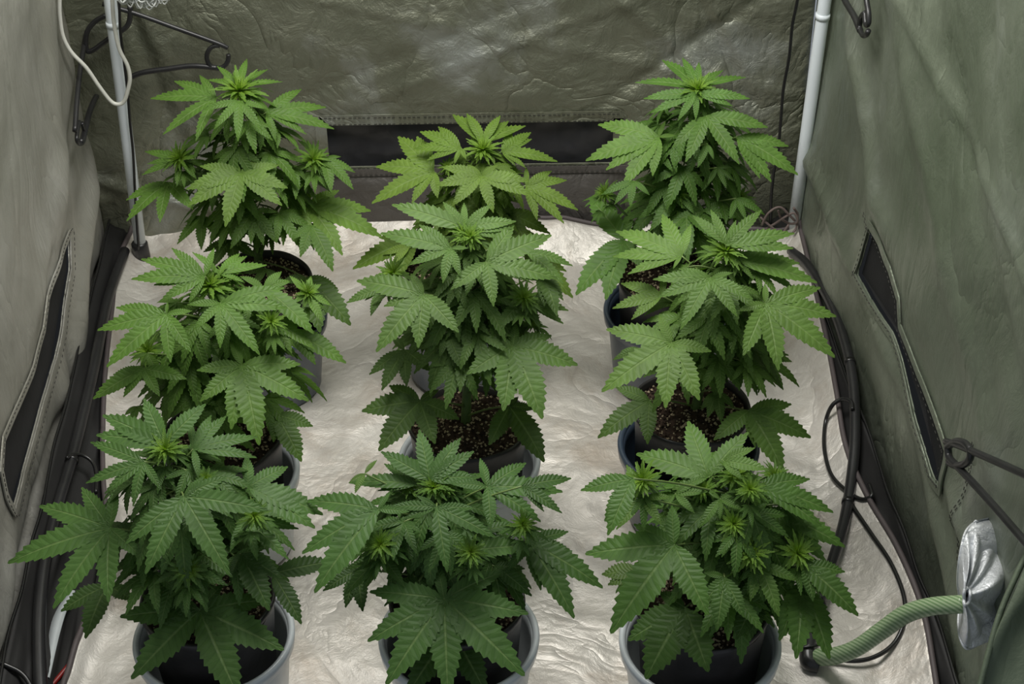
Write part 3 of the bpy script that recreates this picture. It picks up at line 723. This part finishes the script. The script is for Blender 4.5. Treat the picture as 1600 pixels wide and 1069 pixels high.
   ((1000, 545), [(957, 563), (975, 575), (970, 550)], dict(w=.35, v=.85)),
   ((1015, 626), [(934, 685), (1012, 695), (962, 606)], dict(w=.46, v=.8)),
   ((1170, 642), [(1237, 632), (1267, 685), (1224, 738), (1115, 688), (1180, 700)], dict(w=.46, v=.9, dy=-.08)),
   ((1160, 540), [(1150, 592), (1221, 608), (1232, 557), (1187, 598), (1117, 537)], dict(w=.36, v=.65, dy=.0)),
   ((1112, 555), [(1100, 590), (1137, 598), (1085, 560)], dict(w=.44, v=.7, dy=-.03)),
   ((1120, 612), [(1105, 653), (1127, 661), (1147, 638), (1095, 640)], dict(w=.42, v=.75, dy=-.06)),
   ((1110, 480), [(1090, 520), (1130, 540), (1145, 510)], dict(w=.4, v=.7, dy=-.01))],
  buds=[(1135, 386, 30, .45), (1152, 404, 20, .3, .0), (1090, 470, 16, .1, -.01), (1140, 530, 18, 0, .0)]),
 # front left
 dict(c=(334, 990), bucket='grey', blabel='light grey bucket at the front left corner, beside the red cable', label='wide cannabis plant at the front left of the tent, reaching over to the left wall', top=(257, 698), stem=(335, 925), f0=.36, tone=(.062, .150, .056), fill=40, rad=.09,
  leaves=[((257, 694), [(160, 649), (225, 623), (322, 632), (150, 680), (290, 665)], dict(w=.40, dy=.005)),
   ((225, 722), [(141, 691), (134, 756), (164, 773), (208, 792), (253, 766)], dict(w=.29)),
   ((302, 702), [(354, 650), (403, 684), (401, 717), (310, 748), (296, 658), (330, 650)], dict(w=.28)),
   ((287, 776), [(196, 850), (227, 898), (359, 899), (419, 798), (355, 745), (320, 745)], dict(w=.34, dy=-.07)),
   ((172, 825), [(61, 791), (12, 881), (84, 953), (170, 942), (128, 762), (184, 762), (224, 873)], dict(w=.36, dy=-.04)),
   ((388, 761), [(385, 712), (450, 730), (492, 827), (505, 805), (352, 748), (440, 800)], dict(w=.42, dy=-.0)),
   ((382, 811), [(359, 863), (402, 877), (451, 876), (467, 827), (420, 850)], dict(w=.30, dy=-.03)),
   ((292, 888), [(240, 913), (322, 929), (357, 916), (255, 872), (328, 878)], dict(w=.3, v=.85, dy=-.08)),
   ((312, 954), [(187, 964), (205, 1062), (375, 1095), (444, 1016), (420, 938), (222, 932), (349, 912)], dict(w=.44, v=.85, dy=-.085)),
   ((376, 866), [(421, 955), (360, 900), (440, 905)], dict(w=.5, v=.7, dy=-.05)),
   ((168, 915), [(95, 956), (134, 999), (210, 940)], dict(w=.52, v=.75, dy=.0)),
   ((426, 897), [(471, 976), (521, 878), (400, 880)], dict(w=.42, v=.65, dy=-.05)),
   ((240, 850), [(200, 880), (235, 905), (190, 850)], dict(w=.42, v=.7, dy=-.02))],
  buds=[(257, 698, 27, .65), (395, 801, 22, .6, -.06), (292, 884, 28, .1, -.09), (320, 745, 16, .2, -.02), (300, 715, 18, .2, .01)]),
 # front centre
 dict(c=(717, 990), bucket='grey', blabel='light grey bucket at the front middle, both sides of its rim showing', label='cannabis plant in front middle with a broad nine fingered leaf over its bucket', top=(677, 757), stem=(710, 915), f0=.36, tone=(.058, .145, .054), fill=40, rad=.09,
  leaves=[((672, 750), [(655, 671), (720, 685), (741, 706), (595, 706), (745, 745), (700, 700)], dict(w=.38, dy=.005)),
   ((652, 757), [(592, 743), (590, 768), (545, 756), (600, 725)], dict(w=.30)),
   ((682, 792), [(630, 812), (608, 792), (699, 896), (776, 841), (744, 795), (650, 775)], dict(w=.29, dy=-.05)),
   ((761, 761), [(750, 716), (822, 724), (879, 770), (845, 816), (766, 828), (702, 757)], dict(w=.37, dy=-.01)),
   ((815, 760), [(893, 748), (878, 803), (860, 770), (850, 800)], dict(w=.34, v=.85)),
   ((591, 796), [(480, 783), (472, 866), (492, 928), (640, 800), (610, 770), (530, 790)], dict(w=.38)),
   ((597, 870), [(540, 890), (567, 926), (633, 918), (537, 931), (645, 856)], dict(w=.34, y=.05, dy=-.04)),
   ((735, 860), [(735, 899), (831, 854), (700, 880), (765, 850)], dict(w=.38, y=.05, dy=-.06)),
   ((825, 847), [(897, 967), (942, 920), (888, 832), (845, 923), (794, 891), (890, 860)], dict(w=.38, v=.9, dy=-.03)),
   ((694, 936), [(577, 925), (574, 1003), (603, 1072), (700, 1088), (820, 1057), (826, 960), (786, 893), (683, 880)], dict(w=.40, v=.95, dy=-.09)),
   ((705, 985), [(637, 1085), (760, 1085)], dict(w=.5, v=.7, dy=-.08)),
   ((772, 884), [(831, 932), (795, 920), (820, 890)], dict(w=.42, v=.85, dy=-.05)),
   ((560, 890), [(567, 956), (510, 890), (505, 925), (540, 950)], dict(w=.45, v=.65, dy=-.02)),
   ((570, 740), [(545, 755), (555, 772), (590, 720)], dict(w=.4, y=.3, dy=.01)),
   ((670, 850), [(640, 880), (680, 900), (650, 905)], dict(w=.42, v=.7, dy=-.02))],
  buds=[(677, 757, 24, .3), (640, 758, 18, .5, .01), (695, 760, 18, .5, .0), (595, 845, 24, .7, -.06), (735, 857, 22, .6, -.085), (815, 815, 22, .6, -.05)]),
 # front right
 dict(c=(1094, 998), bucket='grey', blabel='light grey bucket at the front right, nearest the green hose', label='low wide cannabis plant at the front right with many bright shoots, beside the green hose', top=(1150, 738), stem=(1120, 925), tone=(.066, .165, .048), fill=52, rad=.10,
  leaves=[((1107, 745), [(1075, 658), (994, 710), (1030, 733), (1050, 766), (1170, 676), (1135, 700)], dict(w=.42, y=.1, dy=.0)),
   ((1005, 778), [(963, 828), (1034, 820), (1050, 778), (955, 760), (979, 727)], dict(w=.36, y=.22)),
   ((990, 748), [(907, 767), (945, 816), (950, 838)], dict(w=.42, v=.95)),
   ((1125, 780), [(1092, 826), (1125, 813), (1161, 798), (1103, 764), (1160, 765)], dict(w=.34, y=.1, dy=-.03)),
   ((1055, 772), [(1106, 769), (1086, 803), (1100, 746), (1035, 800)], dict(w=.33, y=.1)),
   ((1175, 860), [(1120, 855), (1141, 898), (1211, 827), (1218, 861), (1165, 821), (1165, 893)], dict(w=.32, y=.38, dy=-.06)),
   ((1187, 882), [(1172, 940), (1217, 965), (1248, 909), (1155, 905)], dict(w=.36, y=.15, dy=-.07)),
   ((1187, 760), [(1266, 749), (1302, 802), (1283, 824), (1240, 740)], dict(w=.36, v=.95)),
   ((1207, 800), [(1283, 825), (1320, 856), (1290, 880), (1240, 850)], dict(w=.42, v=.9, dy=.0)),
   ((1257, 883), [(1341, 963), (1300, 940), (1320, 895), (1270, 940)], dict(w=.46, v=.75)),
   ((1252, 910), [(1296, 1031), (1217, 1002), (1243, 1031)], dict(w=.42, v=.8, dy=-.06)),
   ((1053, 852), [(914, 866), (954, 991), (1107, 963), (1096, 915), (1050, 790), (990, 820)], dict(w=.44, v=.95, dy=-.08)),
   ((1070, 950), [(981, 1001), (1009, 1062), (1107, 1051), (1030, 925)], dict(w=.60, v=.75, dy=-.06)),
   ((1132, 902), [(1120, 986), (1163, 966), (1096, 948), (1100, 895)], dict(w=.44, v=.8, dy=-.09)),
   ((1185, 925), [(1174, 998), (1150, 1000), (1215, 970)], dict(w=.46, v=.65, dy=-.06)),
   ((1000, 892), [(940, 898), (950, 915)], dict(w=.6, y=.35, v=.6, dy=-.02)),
   ((1130, 720), [(1180, 700), (1200, 735), (1160, 750)], dict(w=.4, y=.2))],
  buds=[(1150, 738, 26, .45), (1007, 745, 27, .9, -.04), (1172, 760, 22, .6, -.04), (1147, 813, 26, .6, -.05), (1174, 857, 30, .9, -.07), (1245, 858, 28, .8, -.06), (1100, 762, 20, .4, -.01), (1210, 740, 22, .3, .02)]),
]
for d in PLANTS: potted(d['c'][0], d['c'][1], d)
# ------------------------------------------------------------------ poles, cables, hangers
def thing_tube(name, pts, rad, mat, label, cat, group=None, **k):
    return tag(tube(name, pts, rad, mat, **k), label, cat, group)
def pole(ptop, pbot, y, label, rad):
    a, b = ony(*ptop, y), ony(*pbot, y); d = (b-a); a2 = a - d*((1.97-a.z)/-d.z)*1.0 if False else a + d*((1.97-a.z)/d.z); b2 = a + d*((.02-a.z)/d.z)
    e = empty('tent_pole', b2, label, 'pole', 'white corner poles of the tent')
    t = tube('pole_tube', [b2-b2, (a2-b2)*.5, a2-b2], rad, 'white', e, 20, 4)
    tube('pole_joint', [(a2-b2)*.235, (a2-b2)*.24], rad*1.12, 'white', e, 20, 1, smooth_path=False)
    lathe('pole_foot', [(0, 0), (rad*1.5, 0), (rad*1.4, .03), (rad*1.1, .034), (0, .034)], 'black', e, (0, 0, 0), 24)
    return e
pole((172, 0), (209, 300), 1.135, 'white tent pole in the back left corner behind the looped white cable', .0105)
pole((1289, 0), (1235, 390), 1.125, 'white tent pole in the back right corner with brown cord tied at its foot', .0108)
thing_tube('black_cable', [ony(x, y, 1.12) for x, y in ((180, -60), (186, 5), (188, 50), (193, 90), (199, 140), (203, 190), (208, 240), (211, 300), (214, 350), (217, 390))], .0024, 'blackcab', 'thin black cable running down beside the left white pole', 'cable', sides=8)
thing_tube('black_cable', [ony(x, y, 1.14) for x, y in ((1258, -80), (1246, 0), (1238, 40), (1233, 90), (1224, 140), (1219, 200), (1214, 250), (1209, 270), (1205, 310), (1204, 350), (1203, 392))], .0027, 'blackcab', 'thin black cable hanging on the back wall left of the right white pole', 'cable', sides=8)
thing_tube('white_cable', [ony(x, y, 1.07) for x, y in ((96, -80), (93, 0), (94, 30), (99, 58), (112, 82), (135, 106), (155, 135), (173, 158), (185, 163), (194, 158), (200, 140), (203, 122), (199, 102), (187, 78), (180, 48), (176, 10), (174, -60))], .0034, 'cord', 'flat white cable hanging in a loop in front of the left white pole', 'cable', sides=8)
# brown cord tied round the foot of the right pole
e = empty('tie_cord', ony(1236, 342, 1.10), 'brown cord knotted round the foot of the right white pole', 'cord'); O = e.location.copy()
for pts in (((1190, 352), (1200, 330), (1218, 322), (1234, 336), (1242, 345)), ((1196, 358), (1212, 352), (1226, 338), (1240, 332), (1246, 344), (1236, 352), (1222, 345), (1216, 330)), ((1188, 340), (1204, 352), (1220, 362), (1232, 350)), ((1240, 325), (1247, 338), (1244, 356), (1238, 362))):
    tube('cord_strand', [ony(x, y, 1.10)-O+Vector((0, random.uniform(-.006, .006), 0)) for x, y in pts], .0022, 'tie', e, 6)
# white netting bundle at the top of the left pole
e = empty('netting_bundle', ony(225, -10, 1.05), 'rolled white netting at the top edge right of the left white pole', 'netting'); O = e.location.copy()
for k in range(26):
    c = [ony(182+82*i/7+random.uniform(-3, 3), -18+random.uniform(-26, 20)+12*math.sin(PI*i/7), 1.05+random.uniform(-.02, .01))-O for i in range(8)]
    tube('netting_strand', c, .0011, 'net', e, 5, 4)
def arm(label, P, segs, rad, mat='black'):
    e = empty('hanger_arm', P(*segs[0][1][0]), label, 'hanger', None); O = e.location.copy()
    for nm, pts, r in segs: tube(nm, [P(*p)-O for p in pts], rad*r, mat, e, 10)
    return e
Pb_ = lambda x, y: ony(x, y, 1.165)
ring = [(340+17*math.cos(a), 89+18*math.sin(a)) for a in [math.radians(q) for q in (-80, -110, -140, -175, 150, 120, 90, 55, 25, 0, -12)]]
arm('black plastic arm with open end ring on the back wall, above the back left plant', Pb_, [
    ('bar', [(160, 6), (188, 14), (215, 22), (270, 42), (325, 62), (346, 70), (356, 75)], 1.0), ('bar', [(205, 120), (225, 113), (260, 108), (300, 103), (340, 106)], 1.2),
    ('end_ring', ring, 1.0), ('hook', [(203, 10), (203, 28), (199, 40), (190, 48), (178, 55), (160, 68), (146, 78), (137, 80), (134, 70), (136, 50), (148, 34), (165, 24)], 1.1)], .0040)
fl = xfun(XL)
Pl_ = lambda x, y: onx(x, y, fl(x, y)+.04)
arm('black plastic arm hanging against the left wall beside the white cable', Pl_, [
    ('bar', [(148, 25), (136, 48), (130, 80), (124, 120), (120, 160), (117, 205)], 1.0), ('bar', [(177, 124), (163, 135), (150, 152), (140, 175), (135, 195), (130, 215), (126, 222)], 1.2),
    ('end_ring', [(124, 190), (121, 205), (120, 218), (124, 225), (130, 222), (132, 208), (128, 192)], .8)], .0042)
fr = xfun(XR)
Pr_ = lambda x, y: onx(x, y, fr(x, y)-.025)
arm('black plastic arm at the top of the right wall beside the right white pole', Pr_, [
    ('bar', [(1310, -30), (1320, 0), (1335, 26), (1344, 48)], 1.2), ('bar', [(1352, -30), (1354, 0), (1357, 20), (1357, 36), (1353, 38), (1351, 20)], 1.0),
    ('end_ring', [(1352, 20), (1346, 26), (1343, 42), (1348, 55), (1354, 54), (1357, 48)], 1.0)], .0040)
Pr2 = lambda x, y: onx(x, y, fr(x, y)-.03)
ring = [(1497+20*math.cos(a), 709+19*math.sin(a)) for a in [math.radians(q) for q in (215, 260, 300, 340, 20, 60, 100, 135)]]
arm('large black plastic arm with open ring on the right wall above the silver sleeve', Pr2, [
    ('bar', [(1478, 690), (1500, 697), (1540, 714), (1600, 741), (1640, 760)], 1.15), ('bar', [(1481, 700), (1484, 716), (1500, 733), (1540, 776), (1600, 845), (1640, 892)], 1.2), ('end_ring', ring, 1.2)], .0040)
# thick black pipe on the floor, right
PIPE = [(1236, 392, .05), (1262, 415, .05), (1296, 470, .045), (1320, 535, .04), (1333, 600, .04), (1336, 680, .04), (1330, 750, .04), (1318, 820, .04), (1297, 890, .04), (1276, 960, .035), (1263, 1020, .035)]
e = empty('black_pipe', onz(1263, 1020, .02), 'thick black irrigation pipe curving along the right side of the floor liner', 'pipe'); O = e.location.copy()
pp = [lay(p[0], p[1], .0085) for p in PIPE]
tube('pipe_run', [p-O for p in pp], .0082, 'black', e, 16)
sp = spline(pp, 8)
for k in (28, 52, 70): q = sp[k]; t = (sp[k+1]-sp[k-1]).normalized(); tube('cable_tie', [q-t*.004-O, q+t*.004-O], .0094, 'blackcab', e, 16, 1, smooth_path=False)
q = pp[-1]; tube('pipe_elbow', [q-O, q+Vector((0, -.012, -.004))-O, q+Vector((.012, -.016, -.006))-O], .0125, 'blackcab', e, 16)
tube('clamp_screw', [q-O+Vector((-.02, .0, .008)), q-O+Vector((.022, .004, .012))], .002, 'blackcab', e, 8, smooth_path=False)
# green hose
h0, h1 = onz(1278, 1026, .034), ptd(1506, 946, 2.0); dz0, dz1 = (h0-CAM).dot(fwd), 2.0
hp = [(1280, 1027), (1305, 1025), (1340, 1012), (1380, 984), (1415, 960), (1455, 948), (1508, 944)]
HP = spline([ptd(x, y, dz0+(dz1-dz0)*(i/6)) for i, (x, y) in enumerate(hp)], 22); n = len(HP)
V, Fc = tube_vf(HP, lambda t: .0112*(1+.05*math.cos(t*n*PI*.98)), 20)
tag(link('green_hose', mesh('green_hose', V, Fc), 'hose'), 'ribbed green hose running from the black pipe into the silver sleeve', 'hose')
# thin black cables on the right
thing_tube('black_tube', [lay(p[0], p[1], .004, (.02 if p[2] > .05 else .001)) for p in ((1332, 640, .055), (1330, 628, .07), (1316, 624, .075), (1300, 634, .07), (1290, 660, .05), (1288, 700, .03), (1298, 740, .03), (1320, 765, .035), (1345, 780, .04), (1362, 775, .045), (1358, 757, .05))], .0033, 'blackcab', 'thin glossy black tube looping off the thick black pipe over the liner edge', 'tube', sides=8)
thing_tube('black_tube', [lay(p[0], p[1], .004, .001) for p in ((1330, 782, .05), (1335, 795, .045), (1362, 835, .04), (1392, 880, .035), (1412, 930, .03), (1413, 970, .028), (1398, 1004, .025), (1370, 1025, .022), (1335, 1033, .02), (1290, 1026, .03), (1262, 1008, .04), (1240, 988, .045))], .0033, 'blackcab', 'long thin black tube curving under the green hose on the liner', 'tube', sides=8)
# silver sleeve of the cable port on the right wall
th = ptd(1503, 944, 2.02); e_ = empty('port_sleeve', th, 'gathered silver fabric sleeve on the right wall with the green hose inside', 'sleeve')
cr = [(1524, 814), (1545, 822), (1562, 848), (1573, 878), (1575, 905), (1570, 940), (1556, 972), (1536, 1000), (1512, 1014), (1500, 998), (1497, 970), (1500, 940), (1496, 910), (1499, 870), (1508, 832)]
rim = spline([ptd(x, y, 2.04+.02*math.sin(i*1.3)) for i, (x, y) in enumerate(cr+cr[:1])], 8)[:-1]
cen = ptd(1506, 934, 1.985); V, Fc = [], []; nr = 14; m = len(rim)
for i in range(nr+1):
    t = i/nr
    for k in range(m):
        a = 2*PI*k/m; p = cen.lerp(rim[k], .10+.90*t)
        pl = .006*math.sin(a*9+math.sin(a*2)*2)*math.sin(PI*min(1, t*1.05))**.7 + .012*math.sin(PI*t)
        V.append(p - fwd*pl - th)
for i in range(nr):
    for k in range(m): k2 = (k+1) % m; Fc.append((i*m+k, i*m+k2, (i+1)*m+k2, (i+1)*m+k))
back = len(V)
for i in range(1, 9):
    t = i/8
    for k in range(m):
        p = rim[k].lerp(ptd(1545, 925, 2.06), .25*t*t) + Vector((.07*t, .02*t, .01*t)); V.append(p-th)
for i in range(8):
    a0 = nr*m if i == 0 else back+(i-1)*m; b0_ = back+i*m
    for k in range(m): k2 = (k+1) % m; Fc.append((a0+k, a0+k2, b0_+k2, b0_+k))
sl = link('sleeve_cloth', mesh('sleeve_cloth', V, Fc), 'sleeve', e_); md = sl.modifiers.new('t', 'SOLIDIFY'); md.thickness = .001
tube('sleeve_hem', [rim[k % m]-fwd*.001-th for k in range(m+1)], .0016, 'sleeve', e_, 6, smooth_path=False)
tube('collar', [cen-th+(p-cen)*.13-fwd*.004 for p in rim]+[cen-th+(rim[0]-cen)*.13-fwd*.004], .0022, 'sleeve', e_, 6, smooth_path=False)
# door flap edge, front right
V, Fc = [], []; A = [(1622, 830, 1.86), (1590, 895, 1.85), (1564, 955, 1.84), (1546, 1015, 1.83), (1528, 1085, 1.82), (1500, 1200, 1.80)]
E = spline([ptd(*p) for p in A], 8)
for i, p in enumerate(E):
    for j in range(13):
        u = j/12; q = p + Vector((.16*u, -.012*math.sin(u*9+i*.12)-.02*u, -.01*u)); V.append(q-E[-1])
for i in range(len(E)-1):
    for j in range(12): a = i*13+j; Fc.append((a, a+13, a+14, a+1))
fe = empty('door_flap', E[-1], 'dark green fabric door flap at the bottom right corner of the tent', 'flap')
o = link('flap_cloth', mesh('flap_cloth', V, Fc), 'flap', fe); md = o.modifiers.new('t', 'SOLIDIFY'); md.thickness = .003
tube('flap_binding', [p-E[-1] for p in E], .0035, 'flap', fe, 8, smooth_path=False)
# left side clutter: black pipe, red cable, black cables, white strip
lp = [(195, 392, .06), (168, 470, .06), (150, 560, .06), (132, 640, .055), (112, 720, .05), (88, 800, .045), (70, 880, .04), (62, 960, .035), (62, 1040, .03), (66, 1120, .03)]
e = empty('black_pipe', onz(66, 1120, .03), 'thick black pipe along the left side of the tent floor', 'pipe'); O = e.location.copy()
tube('pipe_run', [lay(p[0], p[1], .0095)-O for p in lp], .0090, 'black', e, 16)
q = lay(112, 720, .0095); tube('cable_tie', [q-O+Vector((0, -.004, 0)), q-O+Vector((0, .004, 0))], .0102, 'blackcab', e, 14, 1, smooth_path=False)
thing_tube('red_cable', [onz(*p) for p in ((142, 998, .02), (128, 1014, .02), (112, 1034, .016), (94, 1056, .014), (74, 1080, .014), (50, 1110, .014))], .0034, 'red', 'red cable at the bottom left corner, crossing the black sheet', 'cable')
thing_tube('black_cable', [onz(*p) for p in ((0, 1036, .06), (14, 1042, .055), (30, 1050, .05), (42, 1062, .045), (50, 1080, .04), (52, 1110, .03))], .0036, 'blackcab', 'black cable curving in at the bottom left corner', 'cable')
thing_tube('black_cable', [lay(p[0], p[1], .004, .016) for p in ((104, 716, .09), (114, 710, .10), (130, 712, .10), (144, 722, .08), (150, 740, .05), (150, 770, .02))], .0028, 'blackcab', 'short black cable arching over the left pipe beside the front left plant', 'cable')
V = [onz(x, y, z) for x, y, z in ((112, 925, .03), (90, 955, .025), (78, 990, .022), (72, 1060, .02))]; W2 = [onz(x, y, z) for x, y, z in ((118, 926, .03), (104, 958, .025), (92, 1000, .022), (78, 1062, .02))]
A_, B_ = spline(V, 6), spline(W2, 6); O = A_[-1]; VV = []; Fc = []
for a, b in zip(A_, B_): VV += [a-O, b-O, b-O+Vector((0, 0, .004)), a-O+Vector((0, 0, .004))]
for i in range(len(A_)-1):
    for k in range(4): Fc.append((4*i+k, 4*i+(k+1) % 4, 4*i+4+(k+1) % 4, 4*i+4+k))
tag(link('plastic_strip', mesh('plastic_strip', VV, Fc), 'grey', None, O), 'pale plastic strip beside the left black pipe at bottom left', 'strip')
# lamp panel hanging from the tent roof (above the picture)
e = empty('grow_lamp', (0, .55, 1.70), 'flat white lamp panel hung from the tent roof above the plants', 'lamp')
bm = bmesh.new(); bmesh.ops.create_cube(bm, size=1, matrix=Matrix.Diagonal((.66, .66, .03, 1))); bmesh.ops.bevel(bm, geom=bm.edges[:], offset=.006, segments=2, affect='EDGES')
me = bpy.data.meshes.new('lamp_body'); bm.to_mesh(me); bm.free(); link('lamp_body', me, 'led', e, smooth=False)
for sx_ in (-1, 1):
    for sy_ in (-1, 1): tube('hanging_cord', [Vector((sx_*.3, sy_*.3, .012)), Vector((sx_*.12, sy_*.12, .298))], .0018, 'blackcab', e, 6, smooth_path=False)
